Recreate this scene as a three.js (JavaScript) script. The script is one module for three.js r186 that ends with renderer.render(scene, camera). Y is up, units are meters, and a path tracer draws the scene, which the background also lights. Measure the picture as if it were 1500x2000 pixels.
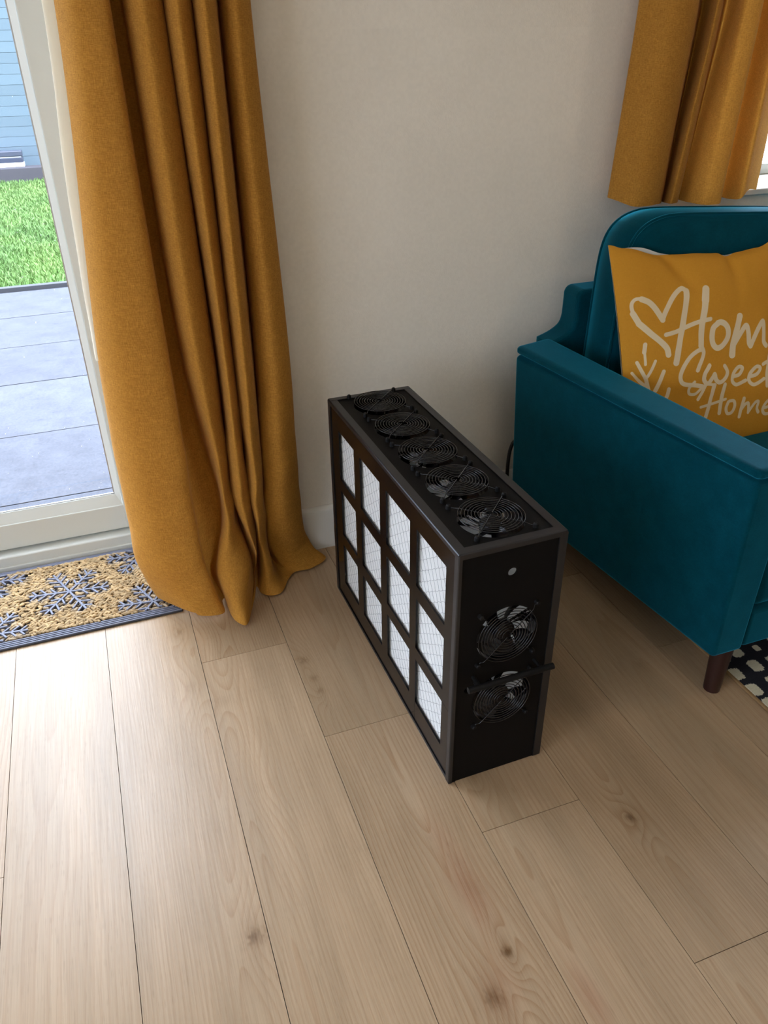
import * as THREE from 'three';
import { RoundedBoxGeometry } from 'three/addons/geometries/RoundedBoxGeometry.js';
import { mergeGeometries, mergeVertices } from 'three/addons/utils/BufferGeometryUtils.js';

// ------------------------------------------------------------------ camera, sky, exposure
const scene = new THREE.Scene();
const renderer = new THREE.WebGLRenderer();
renderer.toneMapping = THREE.LinearToneMapping;
renderer.toneMappingExposure = 1.15;
renderer.shadowMap.enabled = true;

const camera = new THREE.PerspectiveCamera(66.78, 0.75, 0.05, 200);
{
  const pitch = 0.5436, yaw = 0.3467, roll = -0.0136;
  const fwd = new THREE.Vector3(Math.sin(yaw) * Math.cos(pitch), -Math.sin(pitch), -Math.cos(yaw) * Math.cos(pitch));
  const right = new THREE.Vector3(Math.cos(yaw), 0, Math.sin(yaw));
  const up = new THREE.Vector3().crossVectors(right, fwd);
  const r2 = right.clone().multiplyScalar(Math.cos(roll)).addScaledVector(up, Math.sin(roll));
  const u2 = up.clone().multiplyScalar(Math.cos(roll)).addScaledVector(right, -Math.sin(roll));
  camera.position.set(0, 1.4, 0);
  camera.quaternion.setFromRotationMatrix(new THREE.Matrix4().makeBasis(r2, u2, fwd.clone().negate()));
}
scene.add(camera);

const SKY = 13;                                   // luminance of the overcast sky
{                                                  // overcast sky: brightest overhead, a third of that at the horizon
  const h = 64, w = 16, d = new Float32Array(w * h * 4);
  for (let j = 0; j < h; j++) {
    const el = Math.max(0, Math.sin(((j + 0.5) / h - 0.5) * Math.PI)), l = SKY * (1 + 2 * el) / 3;
    for (let i = 0; i < w; i++) d.set([l * 0.82, l * 0.94, l * 1.13, 1], (j * w + i) * 4);
  }
  const t = new THREE.DataTexture(d, w, h, THREE.RGBAFormat, THREE.FloatType);
  t.mapping = THREE.EquirectangularReflectionMapping; t.magFilter = t.minFilter = THREE.LinearFilter; t.needsUpdate = true;
  scene.background = t;
}
const LAMP = 0.58, LAMP_COLOR = new THREE.Color().setRGB(1, 0.80, 0.58);

// ------------------------------------------------------------------ helpers
function rng(s) { return () => { s = (s + 0x6d2b79f5) | 0; let t = Math.imul(s ^ (s >>> 15), 1 | s); t = (t + Math.imul(t ^ (t >>> 7), 61 | t)) ^ t; return ((t ^ (t >>> 14)) >>> 0) / 4294967296; }; }
const V = (x, y, z) => new THREE.Vector3(x, y, z);
const clamp = THREE.MathUtils.clamp, lerp = THREE.MathUtils.lerp, sstep = THREE.MathUtils.smoothstep;
function hash(x, y, s) { let h = Math.imul(x, 374761393) ^ Math.imul(y, 668265263) ^ Math.imul(s, 974711); h = Math.imul(h ^ (h >>> 13), 1274126177); return ((h ^ (h >>> 16)) >>> 0) / 4294967296; }
function noise(x, y, s = 0) {
  const xi = Math.floor(x), yi = Math.floor(y), fx = x - xi, fy = y - yi, a = fx * fx * (3 - 2 * fx), b = fy * fy * (3 - 2 * fy);
  return lerp(lerp(hash(xi, yi, s), hash(xi + 1, yi, s), a), lerp(hash(xi, yi + 1, s), hash(xi + 1, yi + 1, s), a), b);
}
const fbm = (x, y, s = 0) => noise(x, y, s) * 0.55 + noise(x * 2.1, y * 2.1, s + 7) * 0.3 + noise(x * 4.3, y * 4.3, s + 13) * 0.15;
const used = {};
function named(o, name) { used[name] = (used[name] ?? -1) + 1; o.name = used[name] ? `${name}_${String(used[name]).padStart(3, '0')}` : name; return o; }
function tag(o, label, category, group, kind) { if (label) o.userData.label = label; if (category) o.userData.category = category; if (group) o.userData.group = group; if (kind) o.userData.kind = kind; return o; }
function thing(name, label, category, pos = [0, 0, 0], ry = 0, group) { const g = named(new THREE.Group(), name); g.position.set(...pos); g.rotation.y = ry; scene.add(g); return tag(g, label, category, group); }
function part(name, geo, mat, parent, label) { const m = new THREE.Mesh(geo, mat); m.name = name; parent.add(m); if (label) m.userData.label = label; return m; }
function struct(name, geo, mat, label, category) { const m = geo ? new THREE.Mesh(geo, mat) : new THREE.Group(); m.name = name; scene.add(m); return tag(m, label, category, null, 'structure'); }
const box = (x0, x1, y0, y1, z0, z1) => new THREE.BoxGeometry(x1 - x0, y1 - y0, z1 - z0).translate((x0 + x1) / 2, (y0 + y1) / 2, (z0 + z1) / 2);
function rbox(x0, x1, y0, y1, z0, z1, r = 0.004, s = 2) { return new RoundedBoxGeometry(x1 - x0, y1 - y0, z1 - z0, s, Math.min(r, (x1 - x0) / 2.01, (y1 - y0) / 2.01, (z1 - z0) / 2.01)).translate((x0 + x1) / 2, (y0 + y1) / 2, (z0 + z1) / 2); }
const merge = (list) => mergeGeometries(list.map((g) => { const q = g.index ? g.toNonIndexed() : g; for (const k of Object.keys(q.attributes)) if (!['position', 'normal', 'uv'].includes(k)) q.deleteAttribute(k); return q; }));
const tube = (pts, r, n = 40, rs = 8, closed = false) => new THREE.TubeGeometry(new THREE.CatmullRomCurve3(pts.map((p) => p.isVector3 ? p : V(...p)), closed), n, r, rs, closed);
function dataTex(w, h, fn, { srgb = true, repeat } = {}) {
  const d = new Uint8Array(w * h * 4);
  for (let j = 0; j < h; j++) for (let i = 0; i < w; i++) { const c = fn(i, j); const o = (j * w + i) * 4; d[o] = clamp(c[0], 0, 255); d[o + 1] = clamp(c[1], 0, 255); d[o + 2] = clamp(c[2], 0, 255); d[o + 3] = 255; }
  const t = new THREE.DataTexture(d, w, h); t.wrapS = t.wrapT = THREE.RepeatWrapping; t.magFilter = THREE.LinearFilter; t.minFilter = THREE.LinearFilter;
  if (srgb) t.colorSpace = THREE.SRGBColorSpace;
  if (repeat) t.repeat.set(...repeat); t.needsUpdate = true; return t;
}
const std = (o) => new THREE.MeshStandardMaterial(o), phys = (o) => new THREE.MeshPhysicalMaterial(o);
const lin = (r, g, b) => new THREE.Color().setRGB(r, g, b);

// ------------------------------------------------------------------ room measures
const ZW = -2.055, ZO = -2.36, X0 = -3.0, X1 = 4.4, Z1 = 2.6, HC = 2.4;
const DX0 = -2.3, DX1 = 0.075, DH = 2.12;         // patio door opening
const RZ0 = -0.6, RZ1 = 1.9, RY0 = 0.3, RY1 = 2.12;     // large window in the left-hand wall, out of view
const WX0 = 1.74, WX1 = 3.3, WY0 = 0.975, WY1 = 2.12;  // window opening

// ------------------------------------------------------------------ materials of the shell
const wallBump = dataTex(512, 512, (i, j) => { const n = 120 + 70 * noise(i / 3, j / 3, 3) + 50 * fbm(i / 24, j / 24, 5) + 20 * noise(i / 1.4, j / 1.4, 8); return [n, n, n]; }, { srgb: false, repeat: [2.5, 2.5] });
const wallMap = dataTex(512, 512, (i, j) => { const n = (fbm(i / 64, j / 64, 11) - 0.5) * 7 + (noise(i / 2.2, j / 2.2, 4) - 0.5) * 5; return [233 + n, 226 + n, 212 + n]; }, { repeat: [0.7, 0.7] });
const M = {};
M.wall = std({ map: wallMap, bumpMap: wallBump, bumpScale: 0.0006, roughness: 0.85 });
M.ceiling = std({ color: lin(0.8, 0.79, 0.76), roughness: 0.95 });
M.gloss = std({ color: lin(0.72, 0.70, 0.64), roughness: 0.42 });
M.pvc = std({ color: lin(0.62, 0.63, 0.58), roughness: 0.38 });
M.glass = phys({ color: 0xffffff, transmission: 1, thickness: 0, roughness: 0.0, ior: 1.5 });
M.gasket = std({ color: lin(0.05, 0.05, 0.055), roughness: 0.7 });
M.alu = std({ color: lin(0.55, 0.56, 0.58), roughness: 0.35, metalness: 0.8 });

// ------------------------------------------------------------------ floor: individual oak laminate planks
const PW = 0.2315, PX = 0.0695, PL = 1.46;
function plankTexture(seed, tone, o) {
  const W = 240, H = 1408, { uc = 0.11, drift = 0.03, dep = [0.02, 0.05], lam = 0.0085, knots = [], amp = 1, stains = [] } = o;
  return dataTex(W, H, (i, j) => {
    const u = (i + 0.5) / W * PW, v = (j + 0.5) / H * PL;
    const wx = (fbm(u * 9, v * 1.7, seed) - 0.5) * 0.034 + (noise(u * 55, v * 4, seed + 2) - 0.5) * 0.0035;
    const c = uc + drift * Math.sin(v * 2.1 + seed), d = lerp(dep[0], dep[1], noise(v * 1.5 + 3.7, seed * 1.7, seed + 5));
    let r = Math.sqrt((u - c) * (u - c) + d * d * 1.6 + (v - 0.55) * (v - 0.55) * 0.0006) + wx, dark = 0, redn = 0;
    for (const [ku, kv, kr, kd] of knots) {
      const a = (u - ku) / kr, b = (v - kv) / (kr * 2.6), q = a * a + b * b;
      r += 0.026 * Math.exp(-q * 0.20);
      const a2 = a + (noise(u * 260, v * 160, seed + 9) - 0.5) * 0.9, b2 = (v - kv) / (kr * 1.25), q2 = a2 * a2 + b2 * b2;
      dark += kd * Math.exp(-q2 * 1.8) + kd * 0.22 * Math.exp(-q * 0.5);
    }
    for (const [su, sv, sa, sb, sk] of stains) { const a = (u - su) / sa, b = (v - sv) / sb; redn += sk * Math.exp(-(a * a + b * b) * (0.8 + 0.5 * noise(u * 90, v * 40, seed + 4))); }
    const ph = r / lam, f = ph - Math.floor(ph), ring = Math.pow(f, 3) * (1 - sstep(f, 0.93, 1));
    const vis = 0.35 + 0.65 * fbm(u * 16, v * 3.1, seed + 21);
    const fib = noise(u * 1300, v * 16, seed + 31) * 0.6 + noise(u * 620, v * 7, seed + 33) * 0.4 - 0.5;
    const pore = Math.max(0, noise(u * 950, v * 42, seed + 41) - 0.78) * 2.2;
    const patch = fbm(u * 14, v * 2.4, seed + 51) - 0.5, pale = Math.max(0, noise(u * 30, v * 4, seed + 61) - 0.62) * 1.1;
    const k = tone - amp * 23 * ring * vis + 20 * fib - 24 * pore + 26 * patch - 56 * Math.min(1, dark) + 10 * pale;
    const w = 5 * patch + 9 * redn + 6 * ring * amp;
    return [k + 170 + 0.4 * w - 20 * redn, k + 145 - 0.5 * w - 26 * redn, k * 0.96 + 115 - 0.9 * w - 18 * redn];
  });
}
const plankBump = dataTex(256, 1024, (i, j) => { const n = 128 + 90 * (noise(i / 1.5, j / 26, 3) - 0.5) + 60 * (noise(i / 3.3, j / 60, 6) - 0.5); return [n, n, n]; }, { srgb: false });
const plankRough = dataTex(128, 512, (i, j) => { const n = 150 + 26 * (noise(i / 1.6, j / 20, 8) - 0.5) + 22 * (fbm(i / 30, j / 60, 2) - 0.5); return [n, n, n]; }, { srgb: false });
const plankLooks = [
  [11, 2, { uc: 0.07, dep: [0.03, 0.06], lam: 0.011, amp: 0.55 }],
  [23, 4, { uc: 0.15, dep: [0.04, 0.08], lam: 0.012, amp: 0.5 }],
  [37, 0, { uc: 0.19, drift: 0.02, dep: [0.004, 0.03], lam: 0.0085, knots: [[0.207, 0.323, 0.017, 0.75], [0.193, 1.249, 0.012, 0.4], [0.19, 1.02, 0.02, 0.12]], amp: 0.75 }],
  [41, -6, { uc: 0.075, drift: 0.01, dep: [0.004, 0.03], lam: 0.0075, knots: [[0.05, 0.10, 0.02, 0.1]], amp: 1.1 }],
  [53, 2, { uc: 0.06, dep: [0.006, 0.035], lam: 0.0085, knots: [[0.06, 1.01, 0.022, 0.08], [0.03, 1.3, 0.02, 0.12]], amp: 0.85 }],
  [67, -4, { uc: 0.16, dep: [0.03, 0.06], lam: 0.009, knots: [[0.022, 0.275, 0.014, 0.5], [0.034, 0.15, 0.011, 0.35], [0.03, 0.20, 0.012, 0.35]], amp: 0.7 }],
  [71, 0, { uc: 0.14, drift: 0.012, dep: [0.002, 0.022], lam: 0.0078, knots: [[0.162, 0.857, 0.010, 0.95], [0.105, 0.795, 0.018, 0.62], [0.156, 0.991, 0.03, 0.1]], stains: [[0.15, 0.99, 0.03, 0.09, 0.5], [0.12, 0.80, 0.035, 0.05, 0.3], [0.145, 1.12, 0.02, 0.05, 0.2]], amp: 1.25 }],
  [83, -3, { uc: 0.05, dep: [0.02, 0.05], lam: 0.009, knots: [[0.05, 0.14, 0.012, 0.15]], amp: 0.8 }],
  [89, 3, { uc: 0.06, drift: 0.02, dep: [0.006, 0.03], lam: 0.0085, knots: [[0.03, 0.43, 0.02, 0.1]], amp: 0.9, stains: [[0.03, 1.1, 0.02, 0.06, 0.5]] }],
  [97, -2, { uc: 0.09, drift: 0.012, dep: [0.003, 0.025], lam: 0.008, knots: [[0.076, 0.294, 0.011, 0.95]], amp: 1.0 }],
  [101, -1, { uc: 0.12, dep: [0.01, 0.04], lam: 0.0085, knots: [[0.17, 0.9, 0.014, 0.3]], amp: 0.9 }],
].map(([s, t, o]) => phys({ ior: 1.52, map: plankTexture(s, t, o), bumpMap: plankBump, bumpScale: 0.00025, roughnessMap: plankRough, roughness: 0.60 }));
{
  const floor = struct('floor', box(X0 - 0.2, X1 + 0.2, -0.1, -0.0125, ZW - 0.305, Z1 + 0.2), std({ color: lin(0.05, 0.035, 0.025), roughness: 0.9 }), 'light oak laminate floor laid in long staggered planks', 'floor');
  const ends = { '-3': -1.146, '-2': -0.59, '-1': -0.53, 0: -1.629, 1: -1.268, 2: -0.903, 3: -0.531, 4: -0.16, 5: -1.25, 6: -0.87, 7: -0.5 };
  const look = { '-3,0': 10, '-2,1': 0, '-1,1': 2, '0,0': 3, '0,1': 4, '1,0': 5, '1,1': 6, '2,0': 7, '2,1': 8, '3,0': 9, '3,1': 8, '4,0': 1, '4,1': 7 };
  const full = {}, rnd = rng(5);
  const kMin = Math.floor((X0 - PX) / PW), kMax = Math.ceil((X1 - PX) / PW);
  for (let k = kMin; k < kMax; k++) {
    const xa = Math.max(X0, PX + k * PW), xb = Math.min(X1, PX + (k + 1) * PW);
    const e0 = ends[k] ?? -1.6 + ((((k * 0.365) % PL) + PL) % PL);
    for (let n = -3; n < 4; n++) {
      const zn = e0 + n * PL, zf = zn - PL;                           // near end, far end
      const zBack = (PX + (k + 0.5) * PW > DX0 && PX + (k + 0.5) * PW < DX1) ? -2.27 : ZW;
      const a = Math.max(zf, zBack), b = Math.min(zn, Z1);
      if (b - a < 0.02) continue;
      const w = xb - xa - 0.0013, l = b - a - 0.0013, key = w.toFixed(4) + '_' + l.toFixed(4) + (b < zn ? 'n' : '');
      if (!full[key]) {
        const g = new THREE.BoxGeometry(w, 0.0115, l).translate(0, -0.00575, 0), uv = g.attributes.uv, p = g.attributes.position;
        for (let i = 0; i < p.count; i++) uv.setXY(i, (p.getX(i) + w / 2) / PW, ((zn - b) + (l / 2 - p.getZ(i))) / PL);
        full[key] = g;
      }
      const id = look[k + ',' + (zn > e0 + 0.01 ? 1 : zn < e0 - 0.01 ? -1 : 0)] ?? (k <= -1 && k >= -2 && n === 0 ? (k === -1 ? 2 : 0) : Math.floor(rnd() * plankLooks.length));
      const m = part('plank', full[key], plankLooks[id], floor);
      m.position.set((xa + xb) / 2, 0, (a + b) / 2);
    }
  }
}

// ------------------------------------------------------------------ walls, ceiling, skirting
{
  const s = new THREE.Shape();
  s.moveTo(X0 - 0.2, 0); s.lineTo(DX0, 0); s.lineTo(DX0, DH); s.lineTo(DX1, DH); s.lineTo(DX1, 0); s.lineTo(X1 + 0.2, 0); s.lineTo(X1 + 0.2, HC + 0.15); s.lineTo(X0 - 0.2, HC + 0.15); s.closePath();
  const h = new THREE.Path(); h.moveTo(WX0, WY0); h.lineTo(WX0, WY1); h.lineTo(WX1, WY1); h.lineTo(WX1, WY0); h.closePath(); s.holes.push(h);
  const g = new THREE.ExtrudeGeometry(s, { depth: ZW - ZO, bevelEnabled: false }); g.translate(0, 0, ZO);
  struct('wall_back', g, M.wall, 'cream painted wall between the patio door and the window', 'wall');
  const sr = new THREE.Shape(); sr.moveTo(ZW, 0); sr.lineTo(Z1, 0); sr.lineTo(Z1, HC); sr.lineTo(ZW, HC); sr.closePath();
  const hr = new THREE.Path(); hr.moveTo(RZ0, RY0); hr.lineTo(RZ0, RY1); hr.lineTo(RZ1, RY1); hr.lineTo(RZ1, RY0); hr.closePath(); sr.holes.push(hr);
  struct('wall_left', new THREE.ExtrudeGeometry(sr, { depth: 0.2, bevelEnabled: false }).rotateY(-Math.PI / 2).translate(X0, 0, 0), M.wall, 'cream painted side wall left of the patio door', 'wall');
  struct('wall_right', box(X1, X1 + 0.2, 0, HC, ZW, Z1), M.wall, 'cream painted side wall beyond the sofa', 'wall');
  struct('wall_front', box(X0 - 0.2, X1 + 0.2, 0, HC, Z1, Z1 + 0.2), M.wall, 'cream painted wall opposite the patio door', 'wall');
  struct('ceiling', box(X0 - 0.2, X1 + 0.2, HC, HC + 0.15, ZW, Z1 + 0.2), M.ceiling, 'white painted ceiling', 'ceiling');
  const prof = new THREE.Shape(); prof.moveTo(0, 0); prof.lineTo(0.017, 0); prof.lineTo(0.017, 0.128); prof.quadraticCurveTo(0.0165, 0.140, 0.011, 0.1445); prof.quadraticCurveTo(0.006, 0.15, 0, 0.15); prof.closePath();
  const skirt = (len) => new THREE.ExtrudeGeometry(prof, { depth: len, bevelEnabled: false, curveSegments: 8 });
  struct('baseboard_back', skirt(X1 - DX1 - 0.001).rotateY(-Math.PI / 2).translate(X1 - 0.001, 0, ZW), M.gloss, 'white painted skirting board along the wall behind the sofa', 'skirting');
  struct('baseboard_right', skirt(Z1 - ZW - 0.04).rotateY(Math.PI).translate(X1, 0, Z1 - 0.001), M.gloss, 'white painted skirting board along the right wall', 'skirting');
}

// ------------------------------------------------------------------ patio door
{
  const d = struct('door_1', null, null, 'cream framed glazed patio door looking onto the garden', 'door'), zi = -2.30;
  part('frame', merge([rbox(DX1 - 0.042, DX1 - 0.001, 0.0, DH - 0.001, ZO + 0.005, zi + 0.012), rbox(DX0 + 0.001, DX0 + 0.042, 0.0, DH - 0.001, ZO + 0.005, zi + 0.012), rbox(DX0 + 0.042, DX1 - 0.042, DH - 0.045, DH - 0.001, ZO + 0.005, zi + 0.012)]), M.pvc, d);
  part('threshold', merge([rbox(DX0 + 0.042, DX1 - 0.042, 0.0, 0.052, ZO + 0.005, -2.268, 0.006), rbox(DX0 + 0.042, DX1 - 0.042, 0.0, 0.020, -2.29, -2.262, 0.004)]), M.pvc, d, 'cream door sill above the doormat');
  for (const [a, b] of [[-0.84, DX1 - 0.044], [DX0 + 0.044, -0.845]]) {
    const s = 0.088, y0 = 0.058, y1 = DH - 0.048, gx0 = a + s, gx1 = b - s, gy0 = y0 + 0.088, gy1 = y1 - s;
    const sash = part('sash', merge([rbox(a, gx0, y0, y1, -2.352, zi, 0.005), rbox(gx1, b, y0, y1, -2.352, zi, 0.005), rbox(gx0 - 0.004, gx1 + 0.004, y0, gy0, -2.352, zi - 0.0005, 0.005), rbox(gx0 - 0.004, gx1 + 0.004, gy1, y1, -2.352, zi - 0.0005, 0.005)]), M.pvc, d);
    const bead = (w, h, hw) => {                                     // sloping glazing bead on four sides
      const pos = [], quad = (A, B, C, D) => pos.push(...A, ...B, ...C, ...A, ...C, ...D);
      const o = [[gx0, gy0], [gx1, gy0], [gx1, gy1], [gx0, gy1]], n = [[gx0 + w, gy0 + hw], [gx1 - w, gy0 + hw], [gx1 - w, gy1 - w], [gx0 + w, gy1 - w]];
      for (let i = 0; i < 4; i++) { const j = (i + 1) % 4; quad([...o[i], zi - 0.001], [...o[j], zi - 0.001], [...n[j], zi - h], [...n[i], zi - h]); quad([...n[i], zi - h], [...n[j], zi - h], [...n[j], zi - h - 0.006], [...n[i], zi - h - 0.006]); }
      const g = new THREE.BufferGeometry(); g.setAttribute('position', new THREE.Float32BufferAttribute(pos, 3)); g.setAttribute('uv', new THREE.Float32BufferAttribute(new Array(pos.length / 3 * 2).fill(0), 2)); g.computeVertexNormals(); return g;
    };
    part('glazing_bead', bead(0.017, 0.016, 0.034), M.pvc, sash);
    const gk = 0.0035, w = 0.017, hw = 0.034;
    part('gasket', merge([box(gx0 + w, gx0 + w + gk, gy0 + hw, gy1 - w, -2.323, -2.319), box(gx1 - w - gk, gx1 - w, gy0 + hw, gy1 - w, -2.323, -2.319), box(gx0 + w, gx1 - w, gy0 + hw, gy0 + hw + gk, -2.323, -2.319), box(gx0 + w, gx1 - w, gy1 - w - gk, gy1 - w, -2.323, -2.319)]), M.alu, sash);
    const pane = part('pane', new THREE.PlaneGeometry(gx1 - gx0, gy1 - gy0).translate((gx0 + gx1) / 2, (gy0 + gy1) / 2, -2.326), M.glass, sash);
    if (b > 0) {                                                     // rain drops on the outside of the pane
      const rnd = rng(77), drops = [];
      for (let i = 0; i < 48; i++) { const r = 0.0006 + 0.0012 * rnd() * rnd(), q = rnd(); drops.push(new THREE.SphereGeometry(r, 7, 5).scale(1, 0.8 + 1.5 * rnd(), 0.5).translate(gx1 - 0.02 - 0.42 * q * q, gy0 + 0.05 + rnd() * 1.3, -2.3275)); }
      const w2 = part('rain_drops', merge(drops), phys({ color: 0xffffff, roughness: 0.25, transmission: 0.3, thickness: 0 }), sash); w2.userData.kind = 'stuff';
    }
  }
}
// ------------------------------------------------------------------ window above the sofa
{
  const w = struct('window_1', null, null, 'white framed window above the sofa behind the short curtain', 'window'), zi = -2.27, f = 0.06;
  part('window_frame', merge([rbox(WX0 + 0.001, WX0 + f, WY0 + 0.02, WY1 - 0.001, ZO + 0.01, zi), rbox(WX1 - f, WX1 - 0.001, WY0 + 0.02, WY1 - 0.001, ZO + 0.01, zi), rbox(WX0 + f, WX1 - f, WY0 + 0.02, WY0 + 0.02 + 0.035, ZO + 0.01, zi), rbox(WX0 + f, WX1 - f, WY1 - f, WY1 - 0.001, ZO + 0.01, zi), rbox(2.48, 2.54, WY0 + 0.055, WY1 - f, ZO + 0.01, zi)]), M.pvc, w);
  part('pane', new THREE.PlaneGeometry(2.48 - WX0 - f, WY1 - WY0 - 0.055 - f).translate((2.48 + WX0 + f) / 2, (WY0 + 0.055 + WY1 - f) / 2, -2.31), M.glass, w);
  part('pane', new THREE.PlaneGeometry(WX1 - f - 2.54, WY1 - WY0 - 0.055 - f).translate((2.54 + WX1 - f) / 2, (WY0 + 0.055 + WY1 - f) / 2, -2.31), M.glass, w);
  part('window_sill', rbox(WX0 + 0.002, WX1 - 0.002, WY0 + 0.0005, WY0 + 0.02, zi - 0.02, ZW + 0.015, 0.005), M.gloss, w);
}

{
  const w = struct('window_2', null, null, 'white framed window in the left hand wall out of view', 'window'), f = 0.06, x0 = X0 - 0.15, x1 = X0 - 0.08, zm = (RZ0 + RZ1) / 2;
  part('window_frame', merge([rbox(x0, x1, RY0 + 0.02, RY1 - 0.001, RZ0 + 0.001, RZ0 + f), rbox(x0, x1, RY0 + 0.02, RY1 - 0.001, RZ1 - f, RZ1 - 0.001), rbox(x0, x1, RY0 + 0.02, RY0 + 0.08, RZ0 + f, RZ1 - f), rbox(x0, x1, RY1 - f, RY1 - 0.001, RZ0 + f, RZ1 - f), rbox(x0, x1, RY0 + 0.08, RY1 - f, zm - 0.03, zm + 0.03)]), M.pvc, w);
  for (const [a, b] of [[RZ0 + f, zm - 0.03], [zm + 0.03, RZ1 - f]]) part('pane', new THREE.PlaneGeometry(b - a, RY1 - RY0 - 0.08 - f).rotateY(Math.PI / 2).translate(X0 - 0.115, (RY0 + 0.08 + RY1 - f) / 2, (a + b) / 2), M.glass, w);
  part('window_sill', rbox(X0 - 0.1, X0 + 0.015, RY0 + 0.0005, RY0 + 0.02, RZ0 + 0.002, RZ1 - 0.002, 0.005), M.gloss, w);
}
// ------------------------------------------------------------------ garden
{
  const slabMap = dataTex(256, 256, (i, j) => { const n = (fbm(i / 30, j / 30, 3) - 0.5) * 34 + (noise(i / 2, j / 2, 4) - 0.5) * 22 - 40 * Math.max(0, noise(i / 5, j / 5, 9) - 0.86) * 4; return [78 + n * 0.4, 79 + n * 0.4, 84 + n * 0.4]; });
  const slabs = [0.92, 1.0, 1.07].map((k) => { const t = slabMap.clone(); t.offset.set(k * 3.1, k * 1.7); t.repeat.set(1.3, 0.9); t.needsUpdate = true; return phys({ map: t, color: lin(k * 0.92, k * 0.94, k), roughness: 0.85, specularIntensity: 0.4 }); });
  const patio = struct('patio', box(-5, 6, -0.2, -0.046, -5.88, ZO - 0.005), std({ color: lin(0.07, 0.07, 0.07), roughness: 0.95 }), 'pale grey paved patio outside the door', 'patio');
  const zr = [-2.365, -2.765, -3.39, -4.04, -4.64, -5.24, -5.87], rnd = rng(12), geos = {};
  for (let r = 0; r < 6; r++) {
    const za = zr[r + 1] + 0.004, zb = zr[r] - 0.004, off = (r % 2 ? -0.082 : -0.69), key = r;
    geos[key] = new THREE.BoxGeometry(0.892, 0.03, zb - za);
    for (let i = -5; i < 7; i++) part('slab', geos[key], slabs[Math.floor(rnd() * 3)], patio).position.set(off + 0.45 + i * 0.9, -0.045 + 0.0015 * rnd(), (za + zb) / 2);
  }
  tag(named(scene.add(new THREE.Mesh(rbox(-5, 6, -0.08, -0.002, -5.935, -5.885), std({ color: lin(0.03, 0.032, 0.04), roughness: 0.6 }))).children.at(-1), 'lawn_edging'), 'dark edging strip between the patio slabs and the lawn', 'edging');
  const lawnMap = dataTex(256, 256, (i, j) => { const a = fbm(i / 18, j / 18, 6) - 0.5, n = noise(i / 1.7, j / 1.7, 2) - 0.5; return [78 + 40 * a + 30 * n, 118 + 32 * a + 32 * n, 50 + 20 * a + 18 * n]; }, { repeat: [6, 3] });
  struct('lawn', box(-5, 6, -0.2, -0.03, -11.35, -5.94), std({ map: lawnMap, roughness: 0.95 }), 'green lawn beyond the patio', 'lawn');
  const blade = new THREE.BufferGeometry();
  blade.setAttribute('position', new THREE.Float32BufferAttribute([-0.004, 0, 0, 0.004, 0, 0, 0.003, 0.03, 0.004, -0.004, 0, 0, 0.003, 0.03, 0.004, -0.002, 0.03, 0.004, -0.002, 0.03, 0.004, 0.003, 0.03, 0.004, 0.004, 0.05, 0.016], 3)); blade.computeVertexNormals();
  const N = 26000, grass = new THREE.InstancedMesh(blade, std({ color: 0xffffff, roughness: 0.8, side: THREE.DoubleSide }), N), mt = new THREE.Matrix4(), e = new THREE.Euler(), q = new THREE.Quaternion(), c = new THREE.Color();
  for (let i = 0; i < N; i++) {
    const z = -5.96 - 5.3 * rnd(), x = -1.5 + 1.75 * rnd(), s = 0.7 + 0.7 * rnd(), patch = fbm(x * 3, z * 2, 5);
    e.set((rnd() - 0.5) * 0.9, rnd() * 6.28, (rnd() - 0.5) * 0.9); q.setFromEuler(e);
    mt.compose(V(x, -0.031, z), q, V(s * 1.6, s, s)); grass.setMatrixAt(i, mt);
    const k = 0.75 + 0.5 * rnd() + 0.5 * (patch - 0.5); grass.setColorAt(i, c.setRGB(0.085 * k + 0.04 * patch, 0.185 * k, 0.045 * k));
  }
  grass.name = 'grass'; scene.add(grass); tag(grass, 'short green grass blades of the lawn', 'grass', null, 'stuff');
  // sleeper edging and shed
  const sl = thing('timber_sleeper', 'dark weathered timber sleeper along the far end of the lawn', 'sleeper', [-1.5, -0.03, -11.28]);
  part('beam', rbox(-3.2, 3.2, 0, 0.175, -0.1, 0.1, 0.012), std({ color: lin(0.05, 0.045, 0.055), roughness: 0.85 }), sl);
  const shed = thing('garden_shed', 'pale blue timber clad garden shed behind the lawn', 'shed', [-1.6, 0, -11.62]);
  const shedMat = [1, 0.95, 1.05].map((k) => std({ color: lin(0.08 * k, 0.115 * k, 0.145 * k), roughness: 0.6 }));
  part('shed_core', box(-2.8, 2.8, -0.03, 2.42, -1.8, -0.022), std({ color: lin(0.1, 0.13, 0.15), roughness: 0.9 }), shed);
  const bg = new THREE.BoxGeometry(5.6, 0.110, 0.024);
  for (let i = 0; i < 20; i++) { const m = part('cladding_board', bg, shedMat[i % 3], shed); m.position.set(0, 0.17 + i * 0.1125, -0.008); m.rotation.x = -0.02; }
  part('roof', rbox(-3, 3, 2.42, 2.5, -2.0, 0.18, 0.01), std({ color: lin(0.05, 0.05, 0.055), roughness: 0.9 }), shed);
  const bx = thing('storage_crate', 'dark crate on a white base by the blue shed', 'crate', [-0.92, 0.146, -11.32]);
  part('base', rbox(-0.36, 0.36, 0.0, 0.05, -0.07, 0.07, 0.006), std({ color: lin(0.75, 0.76, 0.78), roughness: 0.5 }), bx, 'white base');
  part('lower_body', rbox(-0.35, 0.355, 0.05, 0.105, -0.07, 0.068, 0.006), std({ color: lin(0.035, 0.04, 0.07), roughness: 0.35 }), bx);
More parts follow.
